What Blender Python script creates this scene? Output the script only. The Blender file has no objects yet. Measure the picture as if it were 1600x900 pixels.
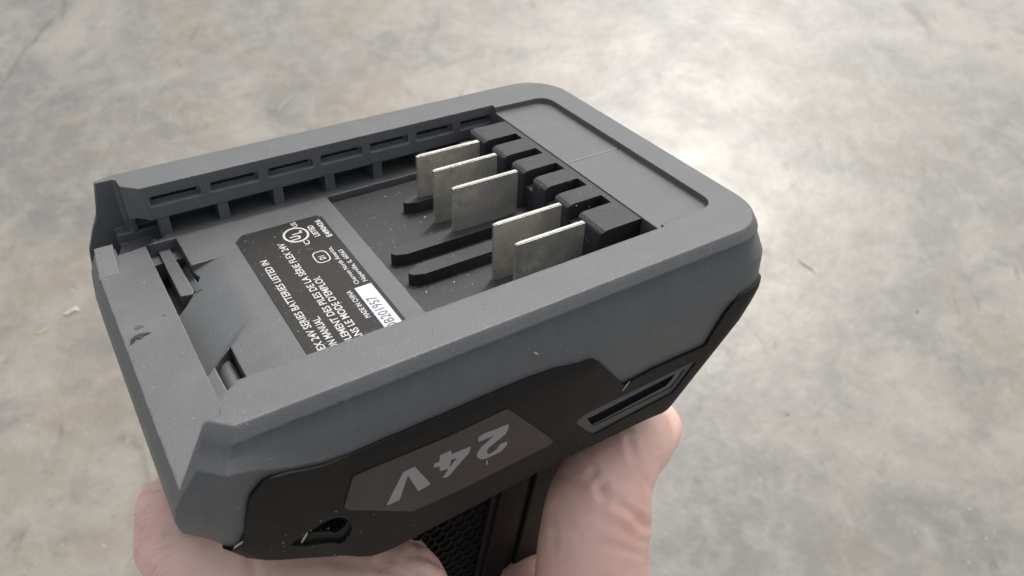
import bpy, bmesh, math, random
import numpy as np
from mathutils import Matrix, Vector, noise
from mathutils.geometry import delaunay_2d_cdt
random.seed(7)
R3 = math.radians
S = 0.01                                   # lengths below are centimetres in the tool's own frame

# ------------------------------------------------------------------ camera
sc = bpy.context.scene
# camera axes (right, down, forward) measured in the tool's frame
CR = np.array([[0.84080895, -0.54046697, 0.0305903],
               [-0.30675192, -0.52225351, -0.79571008],
               [0.4460309, 0.65965652, -0.60490471]])
FPX = 1219.88
CT = np.array([-0.83625, -11.28, 7.5])      # camera position in the tool's frame
PITCH = R3(56)
CAMZ = 0.86
fw = Vector((0, math.cos(PITCH), -math.sin(PITCH)))
dn = Vector((0, -math.sin(PITCH), -math.cos(PITCH)))
rt = Vector((1, 0, 0))
WC = Matrix((rt, dn, fw)).transposed()
RT = WC @ Matrix([list(r) for r in CR])
CAMW = Vector((0, 0, CAMZ))
TOOL = Matrix.Translation(CAMW - RT @ Vector(CT * S)) @ RT.to_4x4()

cam_d = bpy.data.cameras.new('camera')
cam = bpy.data.objects.new('camera', cam_d)
sc.collection.objects.link(cam)
cam.matrix_world = Matrix.Translation(CAMW) @ Matrix((rt, -dn, -fw)).transposed().to_4x4()
cam_d.sensor_width = 36
cam_d.lens = 36 * FPX / 1600
cam_d.clip_start = 0.005
cam_d.clip_end = 200
cam_d.dof.use_dof = True
cam_d.dof.focus_distance = 0.142
cam_d.dof.aperture_fstop = 34
sc.camera = cam

# ------------------------------------------------------------------ light
SUN_DIR = Vector((0.19, 0.63, 0.75)).normalized()   # towards the sun
w = bpy.data.worlds.new('World'); sc.world = w; w.use_nodes = True
nt = w.node_tree
bg = nt.nodes['Background']
sky = nt.nodes.new('ShaderNodeTexSky'); sky.sky_type = 'NISHITA'; sky.sun_disc = False
elev = math.asin(SUN_DIR.z)
sky.sun_elevation = elev
sky.sun_rotation = math.atan2(SUN_DIR.x, SUN_DIR.y)
sky.air_density = 1.0; sky.dust_density = 4.0; sky.ozone_density = 1.0
hs = nt.nodes.new('ShaderNodeHueSaturation'); hs.inputs['Saturation'].default_value = .35   # thin even cloud
nt.links.new(sky.outputs[0], hs.inputs['Color']); nt.links.new(hs.outputs[0], bg.inputs[0])
bg.inputs[1].default_value = 0.15
sd = bpy.data.lights.new('sun', 'SUN'); sd.energy = 1.5; sd.angle = R3(5); sd.color = (1.0, .965, .92)
sun = bpy.data.objects.new('sun', sd); sc.collection.objects.link(sun)
sun.rotation_euler = SUN_DIR.to_track_quat('Z', 'Y').to_euler()
sun.location = (0, 0, 3)
sc.view_settings.view_transform = 'Standard'
sc.view_settings.look = 'None'
sc.view_settings.exposure = 0.38
sc.view_settings.gamma = 1.0
sc.render.engine = 'CYCLES'

# ------------------------------------------------------------------ helpers
def ray(px, py):
    return CR.T @ np.array([(px - 800) / FPX, (py - 450) / FPX, 1.0])
def onz(px, py, z):
    r = ray(px, py); return CT + r * ((z - CT[2]) / r[2])
def ony(px, py, y):
    r = ray(px, py); return CT + r * ((y - CT[1]) / r[1])
def deep(px, py, d):
    return CT + d * ray(px, py)

def new_obj(name, me, mat=None, parent=None, kind=None, smooth=False):
    o = bpy.data.objects.new(name, me)
    sc.collection.objects.link(o)
    if mat: me.materials.append(mat)
    if parent is not None: o.parent = parent
    if kind: o['kind'] = kind
    if smooth:
        for p in me.polygons: p.use_smooth = True
    return o

def mesh(name, vs, fs, mat=None, parent=None, kind=None, smooth=False, fix=True):
    me = bpy.data.meshes.new(name)
    me.from_pydata([tuple(float(c) * S for c in v) for v in vs], [], fs)
    if fix:
        bm = bmesh.new(); bm.from_mesh(me)
        bmesh.ops.recalc_face_normals(bm, faces=bm.faces)
        bm.to_mesh(me); bm.free()
    me.update()
    return new_obj(name, me, mat, parent, kind, smooth)

def root(name, label, cat, group=None, loc=(0, 0, 0)):
    o = bpy.data.objects.new(name, None)
    sc.collection.objects.link(o)
    o.empty_display_size = .01
    o.matrix_world = TOOL @ Matrix.Translation(Vector(loc) * S)
    o['label'] = label; o['category'] = cat
    if group: o['group'] = group
    return o

def autosmooth(o, deg=35):
    me = o.data
    for p in me.polygons: p.use_smooth = len(p.vertices) < 6 and not (p.normal.z > .9995)
    bm = bmesh.new(); bm.from_mesh(me)
    for e in bm.edges:
        if len(e.link_faces) == 2:
            e.smooth = e.calc_face_angle(0) < R3(deg)
    bm.to_mesh(me); bm.free()

def box_geo(x0, x1, y0, y1, z0, z1):
    v = [(x, y, z) for z in (z0, z1) for y in (y0, y1) for x in (x0, x1)]
    f = [(0, 2, 3, 1), (4, 5, 7, 6), (0, 1, 5, 4), (2, 6, 7, 3), (0, 4, 6, 2), (1, 3, 7, 5)]
    return v, f

def prism_geo(poly, z0, z1, inset=0.0):
    """poly in XY, extruded from z0 to z1; the bottom ring drawn in by inset."""
    n = len(poly)
    c = np.mean(np.array(poly, float), axis=0)
    lo = []
    for i, p in enumerate(poly):
        p = np.array(p, float)
        a = np.array(poly[i - 1], float); b = np.array(poly[(i + 1) % n], float)
        t1 = (p - a) / (np.linalg.norm(p - a) + 1e-9); t2 = (b - p) / (np.linalg.norm(b - p) + 1e-9)
        nn = np.array([-(t1 + t2)[1], (t1 + t2)[0]]); nn /= np.linalg.norm(nn) + 1e-9
        if np.dot(nn, c - p) < 0: nn = -nn
        lo.append(p + nn * inset)
    v = [(p[0], p[1], z0) for p in lo] + [(p[0], p[1], z1) for p in poly]
    f = [tuple(range(n)), tuple(range(n, 2 * n))] + [(i, (i + 1) % n, n + (i + 1) % n, n + i) for i in range(n)]
    return v, f

def prism_xz(pl, y0, y1):
    v, f = prism_geo(pl, y0, y1)
    return [(p[0], p[2], p[1]) for p in v], f
def join_geo(gs):
    V, F = [], []
    for v, f in gs:
        k = len(V); V += list(v); F += [tuple(i + k for i in q) for q in f]
    return V, F

def round_poly(x0, x1, y0, y1, r, n=6, corners=(1, 1, 1, 1)):
    out = []
    for (cx, cy, a0, on) in ((x1 - r, y1 - r, 0, corners[0]), (x0 + r, y1 - r, 90, corners[1]),
                             (x0 + r, y0 + r, 180, corners[2]), (x1 - r, y0 + r, 270, corners[3])):
        if on:
            for k in range(n + 1):
                a = R3(a0 + 90 * k / n); out.append((cx + r * math.cos(a), cy + r * math.sin(a)))
        else:
            a = R3(a0 + 45); out.append((cx + r * (1 if math.cos(a) > 0 else -1), cy + r * (1 if math.sin(a) > 0 else -1)))
    return out

def cut(o, cutter_geo, mat='grey'):
    v, f = cutter_geo
    c = mesh('cutter', v, f, M[mat], o.parent)
    m = o.modifiers.new('b', 'BOOLEAN'); m.operation = 'DIFFERENCE'; m.solver = 'EXACT'; m.object = c; m.material_mode = 'TRANSFER'
    dg = bpy.context.evaluated_depsgraph_get(); dg.update()
    me = bpy.data.meshes.new_from_object(o.evaluated_get(dg))
    o.modifiers.clear()
    old = o.data; o.data = me; bpy.data.meshes.remove(old)
    cm = c.data; bpy.data.objects.remove(c); bpy.data.meshes.remove(cm)

def bevel_mesh(o, width, segs=2, ang=30, pick=None):
    bm = bmesh.new(); bm.from_mesh(o.data)
    es = [e for e in bm.edges if len(e.link_faces) == 2 and e.calc_face_angle(0) > R3(ang) and (pick is None or pick(e))]
    bmesh.ops.bevel(bm, geom=es, offset=width * S, segments=segs, affect='EDGES', clamp_overlap=True)
    bm.to_mesh(o.data); bm.free()

# ------------------------------------------------------------------ materials
def nmat(name):
    m = bpy.data.materials.new(name); m.use_nodes = True
    t = m.node_tree; b = t.nodes['Principled BSDF']
    return m, t, b

def N(t, typ, **kw):
    n = t.nodes.new(typ)
    for k, v in kw.items():
        if k.startswith('i_'):
            key = k[2:]
            key = int(key) if key.isdigit() else key.replace('_', ' ')
            n.inputs[key].default_value = v
        else: setattr(n, k, v)
    return n

def mathn(t, op, a, b=None, clamp=False):
    n = t.nodes.new('ShaderNodeMath'); n.operation = op; n.use_clamp = clamp
    for i, x in enumerate((a, b)):
        if x is None: continue
        if isinstance(x, (int, float)): n.inputs[i].default_value = x
        else: t.links.new(x, n.inputs[i])
    return n.outputs[0]

def ramp(t, src, pts):
    r = t.nodes.new('ShaderNodeValToRGB'); t.links.new(src, r.inputs[0])
    el = r.color_ramp.elements
    while len(el) < len(pts): el.new(.5)
    for e, (p, c) in zip(el, pts):
        e.position = p; e.color = (c, c, c, 1) if isinstance(c, (int, float)) else (*c, 1)
    return r.outputs[0]

def mix(t, fac, a, b, blend='MIX'):
    n = t.nodes.new('ShaderNodeMix'); n.data_type = 'RGBA'; n.blend_type = blend
    for s, x in ((0, fac), (6, a), (7, b)):
        if isinstance(x, (int, float)): n.inputs[s].default_value = x
        elif isinstance(x, tuple): n.inputs[s].default_value = (*x, 1)
        else: t.links.new(x, n.inputs[s])
    return n.outputs[2]

def plastic(name, col, rough=.5, dust=.35, grain=.25, bevel=.025, var=.12, spec=.5, scuff=.3, dust_col=(.42, .42, .40), coarse=5200, wear_glint=0):
    m, t, b = nmat(name)
    tc = N(t, 'ShaderNodeTexCoord').outputs['Object']
    def noise_(scale, det=3, rough_=.55, dist=0):
        n = N(t, 'ShaderNodeTexNoise', i_Scale=scale, i_Detail=det, i_Roughness=rough_, i_Distortion=dist)
        t.links.new(tc, n.inputs['Vector']); return n.outputs['Fac']
    big = noise_(90, 4)
    fine = noise_(900, 3)
    c = mix(t, mathn(t, 'MULTIPLY', big, 1.0), tuple(x * (1 - var) for x in col), tuple(min(1, x * (1 + var)) for x in col))
    # rubbed film of dust
    film = ramp(t, noise_(160, 6, .7, .6), [(.48, 0.0), (.75, 1.0)])
    c = mix(t, mathn(t, 'MULTIPLY', film, scuff * .35), c, tuple(x * 1.9 + .03 for x in col))
    # grains of dust
    v = N(t, 'ShaderNodeTexVoronoi', i_Scale=1100, i_Randomness=1.0); t.links.new(tc, v.inputs['Vector'])
    g = ramp(t, v.outputs['Distance'], [(.08, 1.0), (.20, 0.0)])
    gate = ramp(t, noise_(700, 2), [(.56, 0.0), (.62, 1.0)])
    gate2 = ramp(t, big, [(.35, 0.25), (.6, 1.0)])
    gm = mathn(t, 'MULTIPLY', mathn(t, 'MULTIPLY', g, gate), mathn(t, 'MULTIPLY', gate2, dust), True)
    c = mix(t, gm, c, dust_col)
    bev = N(t, 'ShaderNodeBevel', samples=6); bev.inputs['Radius'].default_value = bevel * S
    if wear_glint:
        ge = N(t, 'ShaderNodeNewGeometry')
        dp = N(t, 'ShaderNodeVectorMath', operation='DOT_PRODUCT')
        t.links.new(bev.outputs[0], dp.inputs[0]); t.links.new(ge.outputs['Normal'], dp.inputs[1])
        em = ramp(t, dp.outputs['Value'], [(.86, 1.0), (.985, 0.0)])
        wn = ramp(t, noise_(420, 6, .75, .5), [(.40, 0.0), (.62, 1.0)])
        c = mix(t, mathn(t, 'MULTIPLY', mathn(t, 'MULTIPLY', em, wn), wear_glint, True), c, tuple(x * 2.2 + .04 for x in col))  # edges lightened in colour: rubbed wear and painted edge highlights
        mp = N(t, 'ShaderNodeMapping'); mp.inputs['Scale'].default_value = (.06, 1, 1); mp.inputs['Rotation'].default_value = (0, 0, .5); t.links.new(tc, mp.inputs[0])
        sn = N(t, 'ShaderNodeTexNoise', i_Scale=1500, i_Detail=2); t.links.new(mp.outputs[0], sn.inputs['Vector'])
        c = mix(t, mathn(t, 'MULTIPLY', ramp(t, sn.outputs['Fac'], [(.66, 0.0), (.72, 1.0)]), mathn(t, 'MULTIPLY', film, .35)), c, tuple(x * 1.9 + .03 for x in col))
    t.links.new(c, b.inputs['Base Color'])
    r = mathn(t, 'ADD', mathn(t, 'MULTIPLY', mathn(t, 'SUBTRACT', big, .5), .25), rough)
    t.links.new(r, b.inputs['Roughness'])
    b.inputs['Specular IOR Level'].default_value = spec
    bp = N(t, 'ShaderNodeBump'); bp.inputs['Strength'].default_value = grain; bp.inputs['Distance'].default_value = .00009
    h = mathn(t, 'ADD', noise_(coarse, 2, .6), mathn(t, 'MULTIPLY', gm, 2.0))
    t.links.new(h, bp.inputs['Height']); t.links.new(bev.outputs[0], bp.inputs['Normal'])
    t.links.new(bp.outputs[0], b.inputs['Normal'])
    return m

M = {}
M['grey'] = plastic('grey_plastic', (.098, .1015, .1025), rough=.42, dust=.45, grain=.75, bevel=.045, coarse=3000, wear_glint=.9)
M['black'] = plastic('black_rubber', (.011, .0098, .0093), rough=.55, spec=.2, dust=.16, grain=.2, bevel=.02, scuff=.12, dust_col=(.25, .23, .2))
M['plate'] = plastic('black_terminal_plastic', (.022, .0225, .025), rough=.55, dust=.62, grain=1.0, bevel=.022, coarse=3600, scuff=.5)
M['badge'] = plastic('dark_grey_print', (.030, .027, .025), rough=.42, dust=.12, grain=.15, bevel=.01, scuff=.08)
M['silver'] = plastic('pale_grey_print', (.30, .275, .285), rough=.4, dust=.1, grain=.2, bevel=.004, scuff=.1)
M['frame'] = plastic('lens_frame_plastic', (.045, .048, .05), rough=.4, dust=.2, grain=.2, bevel=.02, wear_glint=.8)  # pale edges here are a highlight line painted round the lens
M['label'] = plastic('black_label_film', (.019, .0175, .0158), spec=.28, rough=.46, dust=.75, grain=.3, bevel=.006, scuff=.25)
M['white'] = plastic('white_print', (.52, .52, .50), rough=.5, dust=0, grain=.1, bevel=.002, scuff=.0)
M['sticker'] = plastic('pale_sticker_paper', (.52, .55, .59), rough=.5, dust=0, grain=.1, bevel=.002, scuff=.05)
M['ink'] = plastic('grey_ink', (.09, .09, .10), rough=.5, dust=0, grain=.1, bevel=.002)
M['seam'] = plastic('scuffed_grey_plastic', (.30, .32, .32), rough=.5, dust=0, grain=.2, bevel=.002)
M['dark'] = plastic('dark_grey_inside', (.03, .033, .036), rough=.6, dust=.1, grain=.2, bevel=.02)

m, t, b = nmat('black_glass'); M['lens'] = m
b.inputs['Base Color'].default_value = (.012, .014, .019, 1); b.inputs['Roughness'].default_value = .12

# nickel plated steel with wear
m, t, b = nmat('worn_nickel'); M['metal'] = m
tc = N(t, 'ShaderNodeTexCoord').outputs['Object']
oi = N(t, 'ShaderNodeObjectInfo')
vm = N(t, 'ShaderNodeVectorMath', operation='ADD'); t.links.new(tc, vm.inputs[0])
cb = N(t, 'ShaderNodeCombineXYZ'); t.links.new(oi.outputs['Random'], cb.inputs[0]); t.links.new(oi.outputs['Random'], cb.inputs[1])
t.links.new(cb.outputs[0], vm.inputs[1]); vec = vm.outputs[0]
def nz(scale, det=4, ro=.6, dist=0, v=vec):
    n = N(t, 'ShaderNodeTexNoise', i_Scale=scale, i_Detail=det, i_Roughness=ro, i_Distortion=dist); t.links.new(v, n.inputs['Vector']); return n.outputs['Fac']
stain = ramp(t, nz(330, 9, .78, .25), [(.42, 0.0), (.66, 1.0)])
c = mix(t, stain, (.72, .695, .635), (.40, .38, .32))
spots = ramp(t, nz(1500, 3, .7), [(.62, 0.0), (.72, 1.0)])
c = mix(t, mathn(t, 'MULTIPLY', spots, .5), c, (.12, .11, .09))
mp = N(t, 'ShaderNodeMapping'); mp.inputs['Scale'].default_value = (1, 1, .08); mp.inputs['Rotation'].default_value = (0, .5, 0); t.links.new(vec, mp.inputs[0])
st = ramp(t, nz(2600, 2, .6, 0, mp.outputs[0]), [(.42, 0.0), (.7, 1.0)])
c = mix(t, mathn(t, 'MULTIPLY', st, .35), c, (.72, .69, .62))
t.links.new(c, b.inputs['Base Color'])
b.inputs['Metallic'].default_value = .7
t.links.new(mathn(t, 'ADD', mathn(t, 'MULTIPLY', stain, .16), .26), b.inputs['Roughness'])
bev = N(t, 'ShaderNodeBevel', samples=4); bev.inputs['Radius'].default_value = .012 * S
bp = N(t, 'ShaderNodeBump'); bp.inputs['Strength'].default_value = .2; bp.inputs['Distance'].default_value = .00002
t.links.new(nz(1400, 5, .7, .4), bp.inputs['Height']); t.links.new(bev.outputs[0], bp.inputs['Normal']); t.links.new(bp.outputs[0], b.inputs['Normal'])

# skin
m, t, b = nmat('skin'); M['skin'] = m
tc = N(t, 'ShaderNodeTexCoord').outputs['Object']
def nz2(scale, det=4, ro=.6, dist=0, src=tc):
    n = N(t, 'ShaderNodeTexNoise', i_Scale=scale, i_Detail=det, i_Roughness=ro, i_Distortion=dist); t.links.new(src, n.inputs['Vector']); return n.outputs['Fac']
c = mix(t, ramp(t, nz2(70, 3), [(.35, 0.0), (.65, 1.0)]), (.86, .58, .48), (.82, .48, .39))
c = mix(t, ramp(t, nz2(190, 4), [(.4, 0.0), (.75, .55)]), c, (.78, .55, .43))
c = mix(t, ramp(t, nz2(45, 2), [(.55, 0.0), (.75, .45)]), c, (.68, .28, .23))
t.links.new(c, b.inputs['Base Color'])
b.inputs['Roughness'].default_value = .46
b.inputs['Subsurface Weight'].default_value = .15
b.inputs['Subsurface Radius'].default_value = (1.0, .35, .18)
b.inputs['Subsurface Scale'].default_value = .0035
mp = N(t, 'ShaderNodeMapping'); mp.inputs['Scale'].default_value = (1, 1, .45); mp.inputs['Rotation'].default_value = (.3, .6, .2); t.links.new(tc, mp.inputs[0])
vo = N(t, 'ShaderNodeTexVoronoi', i_Scale=1900, feature='DISTANCE_TO_EDGE'); t.links.new(mp.outputs[0], vo.inputs['Vector'])
cells = ramp(t, vo.outputs['Distance'], [(.0, 0.0), (.22, 1.0)])
h = mathn(t, 'ADD', mathn(t, 'MULTIPLY', cells, .35), mathn(t, 'MULTIPLY', nz2(420, 5, .65, .3, mp.outputs[0]), 1.4))
mp2 = N(t, 'ShaderNodeMapping'); mp2.inputs['Rotation'].default_value = (.2, -.75, .1); mp2.inputs['Scale'].default_value = (.22, .6, 1.0); t.links.new(tc, mp2.inputs[0])
fine_l = ramp(t, nz2(900, 4, .6, .8, mp2.outputs[0]), [(.38, 0.0), (.5, 1.0)])
h = mathn(t, 'ADD', h, mathn(t, 'MULTIPLY', fine_l, .9))
bp = N(t, 'ShaderNodeBump'); bp.inputs['Strength'].default_value = .4; bp.inputs['Distance'].default_value = .00012
t.links.new(h, bp.inputs['Height']); t.links.new(bp.outputs[0], b.inputs['Normal'])

def simple(name, col, rough=.7):
    m, t, b = nmat(name)
    tc = N(t, 'ShaderNodeTexCoord').outputs['Object']
    n = N(t, 'ShaderNodeTexNoise', i_Scale=900); t.links.new(tc, n.inputs['Vector'])
    t.links.new(mix(t, n.outputs['Fac'], tuple(x * .75 for x in col), tuple(min(1, x * 1.25) for x in col)), b.inputs['Base Color'])
    b.inputs['Roughness'].default_value = rough
    return m
M['wood'] = simple('pale_wood', (.52, .42, .26))
M['chip'] = simple('pale_dust', (.5, .48, .43))
M['grass'] = simple('dull_green_blade', (.20, .24, .11))
M['rust'] = simple('rusty_brown', (.10, .062, .038), .7)
M['hair'] = simple('dark_hair', (.05, .035, .025), .5)
M['burn'] = simple('burnt_plastic', (.025, .02, .017), .6)

# concrete
m, t, b = nmat('concrete'); M['floor'] = m
tc = N(t, 'ShaderNodeTexCoord').outputs['Object']
def nz3(scale, det=6, ro=.6, dist=0, sc3=None):
    src = tc
    if sc3:
        mp = N(t, 'ShaderNodeMapping'); mp.inputs['Scale'].default_value = sc3; t.links.new(tc, mp.inputs[0]); src = mp.outputs[0]
    n = N(t, 'ShaderNodeTexNoise', i_Scale=scale, i_Detail=det, i_Roughness=ro, i_Distortion=dist); t.links.new(src, n.inputs['Vector']); return n.outputs['Fac']
c = mix(t, ramp(t, nz3(1.6, 4, .55, .5), [(.42, 0.0), (.58, 1.0)]), (0.183, 0.177, 0.160), (0.247, 0.225, 0.185))
c = mix(t, ramp(t, nz3(4.2, 7, .60, .8), [(.44, 0.0), (.61, .9)]), c, (0.292, 0.272, 0.232))
c = mix(t, ramp(t, nz3(6.5, 8, .62, .9, (1, 1.4, 1)), [(.48, 0.0), (.64, .8)]), c, (0.158, 0.154, 0.142))
c = mix(t, ramp(t, nz3(3.3, 6, .62, 1.2), [(.51, 0.0), (.62, .6)]), c, (0.217, 0.181, 0.131))
c = mix(t, ramp(t, nz3(26, 10, .76, .5), [(.46, 0.0), (.67, .55)]), c, (0.334, 0.312, 0.268))
c = mix(t, ramp(t, nz3(40, 10, .78, .4), [(.53, 0.0), (.69, .45)]), c, (0.120, 0.113, 0.099))
c = mix(t, ramp(t, nz3(11, 5, .6, 2.2, (1, .35, 1)), [(.61, 0.0), (.72, .6)]), c, (0.098, 0.084, 0.066))
c = mix(t, ramp(t, nz3(150, 2, .5, .3), [(.71, 0.0), (.76, .8)]), c, (0.467, 0.424, 0.347))
c = mix(t, ramp(t, nz3(240, 3, .6, .3), [(.65, 0.0), (.71, .65)]), c, (0.078, 0.069, 0.057))
t.links.new(c, b.inputs['Base Color'])
t.links.new(ramp(t, nz3(12, 5), [(.3, .34), (.7, .46)]), b.inputs['Roughness'])
b.inputs['Specular IOR Level'].default_value = .52
bp = N(t, 'ShaderNodeBump'); bp.inputs['Strength'].default_value = .25; bp.inputs['Distance'].default_value = .002
t.links.new(nz3(60, 6, .6), bp.inputs['Height']); t.links.new(bp.outputs[0], b.inputs['Normal'])

# ------------------------------------------------------------------ floor
me = bpy.data.meshes.new('floor')
me.from_pydata([(-60, -60, 0), (60, -60, 0), (60, 60, 0), (-60, 60, 0)], [], [(0, 1, 2, 3)])
fl = new_obj('floor', me, M['floor'], kind='structure')

# ------------------------------------------------------------------ housing shell: F(s, v)
ZR = ([-.6, -.2, .5, 1.2, 2.2, 4.0, 5.7, 7.2, 8.7, 9.6, 10.4], [-.50, -.58, -.84, -1.02, -1.2, -1.36, -1.38, -1.33, -1.27, -1.45, -1.9])
ZB = ([-.8, -.45, -.1, .15, .8, 1.3, 1.5, 1.95, 3.9, 5.8, 8.8, 10], [-2.0, -2.2, -3.0, -3.25, -3.7, -4.05, -4.3, -4.42, -4.37, -4.30, -4.36, -4.48])
XLZ = ([-4.6, -2.3, -1.55, -1.05, 0], [-.3, -.90, -.95, -.76, -.22])
YV = ([0, .15, 1, 1.15, 2, 2.85, 3, 3.2, 4, 5], [3.74, 3.765, 3.86, 3.72, 3.90, 4.00, 4.02, 3.93, 3.48, 2.9])
XRV = ([0, .15, 1, 1.15, 1.6, 2, 2.85, 3, 3.2, 4, 5], [10.02, 10.05, 10.13, 10.08, 10.34, 10.42, 10.40, 10.38, 10.30, 9.25, 8.6])
RCV = ([0, 1, 1.15, 3, 4, 5], [.95, 1.0, .95, 1.1, 1.0, .8])
def zlev(xr, v):
    """height of row v at nominal length position xr"""
    zr = np.interp(xr, *ZR); zb = np.interp(xr, *ZB)
    return float(np.interp(v, [0, .15, 1, 1.15, 2, 3, 4, 5], [0, -.03, -.2, -.24, -.24 + (zr + .24) * .45, zr, zb, zb - .3]))
def F(s, v):
    p = F0(s, v)
    if p[1] > 1.9 and p[0] < 1.2:
        k = max(0, (p[1] - 2.3) / 1.5)
        if p[2] > -.6: p[0] -= .07 * min(1, k * 1.5) * (1 + p[2] / .6)
        p[0] += .16 * k ** 1.6 * min(1, -p[2] / .7) * max(0, 1 - max(0, p[0] + .5) / 1.7)
    return p
def F0(s, v):
    Y = np.interp(v, *YV); XR = np.interp(v, *XRV); r = np.interp(v, *RCV); ch = .3
    s = s % 8
    if 1 < v < 2 and (s < .12 or s >= 5): Y += (np.interp(v, [1, 2], [3.86, 3.90]) - Y) * (1 if s >= 5 else 1 - s / .12)
    if s <= 1 or 4 <= s <= 5:
        k = s if s <= 1 else 5 - s
        xn = -.45 + k * (9.2 + .45)
        z = zlev(xn, v)
        XL = np.interp(z, *XLZ)
        x = XL + ch + k * (XR - r - XL - ch)
        y = -Y if s <= 1 else Y
        if s > 1: y = min(y, 3.79 + 0 * v)
        return np.array([x, y, z])
    if s < 2 or 3 < s < 4:
        a = (s - 1) if s < 2 else (4 - s)
        z = zlev(9.2 + 1.1 * a, v)
        an = a * math.pi / 2
        x = XR - r + r * math.sin(an); y = -(Y - r) - r * math.cos(an)
        if s > 3: y = min(-y, 3.79)
        return np.array([x, y, z])
    if s <= 3:
        z = zlev(10.3, v)
        k = s - 2
        return np.array([XR, -(Y - r) + k * 2 * (Y - r), z])
    # left end
    if s < 6:
        k = s - 5; z = zlev(-.45, v); XL = np.interp(z, *XLZ); return np.array([XL + ch * (1 - k), min(Y, 3.79) - .1 * k, z])
    if s < 7:
        k = s - 6; z = zlev(-.45, v); XL = np.interp(z, *XLZ); ya = min(Y, 3.79) - .1; return np.array([XL, ya + k * (-(Y - ch) - ya), z])
    k = s - 7; z = zlev(-.45, v); XL = np.interp(z, *XLZ)
    return np.array([XL + ch * k, -(Y - ch) - ch * k, z])

def Fn(s, v):
    h = 2e-3
    a = F(s + h, v) - F(s - h, v) if s > h else F(s + h, v) - F(s, v)
    b_ = F(s, v + h) - F(s, v - h) if v < 3.9 or v > 4.3 else F(s, 3.9) - F(s, 3.85)
    n = np.cross(a, b_); n /= np.linalg.norm(n) + 1e-12
    return -n
def Foff(s, v, off):
    p = F(s, v); n = Fn(s, v)
    q = p - np.array([4.8, 0, p[2]])
    if np.dot(n, q) < 0: n = -n
    return p + n * off

def proj(p):
    q = CR @ (np.asarray(p) - CT); return 800 + FPX * q[0] / q[2], 450 + FPX * q[1] / q[2]
_gs = np.linspace(0, 1.0, 121); _gv = np.linspace(.0, 4, 81)
_tab = np.array([[proj(F(s, v)) for v in _gv] for s in _gs])
def inv(px, py, off=0.0):
    """(s, v) on the near side seen at a point of the photograph"""
    d = (_tab[:, :, 0] - px) ** 2 + (_tab[:, :, 1] - py) ** 2
    d = d + 0.0
    i, j = np.unravel_index(np.argmin(d), d.shape)
    s, v = _gs[i], _gv[j]
    for _ in range(12):
        a = np.array(proj(Foff(s, v, off))) - (px, py)
        h = 1e-3
        Ja = (np.array(proj(Foff(s + h, v, off))) - (px, py) - a) / h
        Jb = (np.array(proj(Foff(s, v + h, off))) - (px, py) - a) / h
        Jm = np.stack([Ja, Jb], 1)
        try: d_ = np.linalg.lstsq(Jm, -a, rcond=None)[0]
        except Exception: break
        d_ = np.clip(d_, -.05, .05)
        s = min(max(s + d_[0], 0.0), 1.2); v = min(max(v + d_[1], 0.0), 4.12)
    e = lambda s, v: math.hypot(*(np.array(proj(Foff(s, v, off))) - (px, py)))
    if e(s, v) > .4:
        best = (e(_gs[i], _gv[j]), _gs[i], _gv[j]); ds, dv = .012, .09
        for _ in range(6):
            _, s0, v0 = best
            for a in range(-3, 4):
                for b_ in range(-3, 4):
                    s1 = max(0.0, s0 + ds * a / 3); v1 = min(4.12, v0 + dv * b_ / 3)
                    best = min(best, (e(s1, v1), s1, v1))
            ds *= .45; dv *= .45
        s, v = best[1:]
    return s, v

vrows = [0, .15, .5, 1, 1.08, 1.15, 1.5, 2, 2.4, 2.7, 2.88, 3, 3.1, 3.25, 3.5, 3.75, 4, 4.15, 4.3, 4.6, 5]
svals = list(np.linspace(0, 1, 72)) + list(np.linspace(1, 2, 14))[1:] + list(np.linspace(2, 3, 8))[1:] + list(np.linspace(3, 4, 14))[1:] \
    + list(np.linspace(4, 5, 24))[1:] + list(np.linspace(5, 6, 4))[1:] + list(np.linspace(6, 7, 8))[1:] + list(np.linspace(7, 8, 4))[1:-1]
vs, fs = [], []
ns = len(svals)
for v in vrows:
    for s in svals: vs.append(F(s, v))
for j in range(len(vrows) - 1):
    for i in range(ns):
        k = (i + 1) % ns
        fs.append((j * ns + i, j * ns + k, (j + 1) * ns + k, (j + 1) * ns + i))
fs.append(tuple(range(ns)))
fs.append(tuple((len(vrows) - 1) * ns + i for i in range(ns)))

tool = root('cordless_tool', 'upturned dark grey cordless tool foot with bare metal battery terminals, held over the floor', 'power tool')
shell = mesh('housing', vs, fs, M['grey'], tool)

def densify(pl, step=9, closed=True):
    out = []
    n = len(pl)
    for i in range(n if closed else n - 1):
        a = pl[i]; b_ = pl[(i + 1) % n]
        k = max(1, int(math.hypot(b_[0] - a[0], b_[1] - a[1]) / step))
        out += [(a[0] + (b_[0] - a[0]) * q / k, a[1] + (b_[1] - a[1]) * q / k) for q in range(k)]
    if not closed: out.append(pl[-1])
    return out
def invpoly(pl, off): return [inv(*p, off) for p in densify(pl)]

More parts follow.
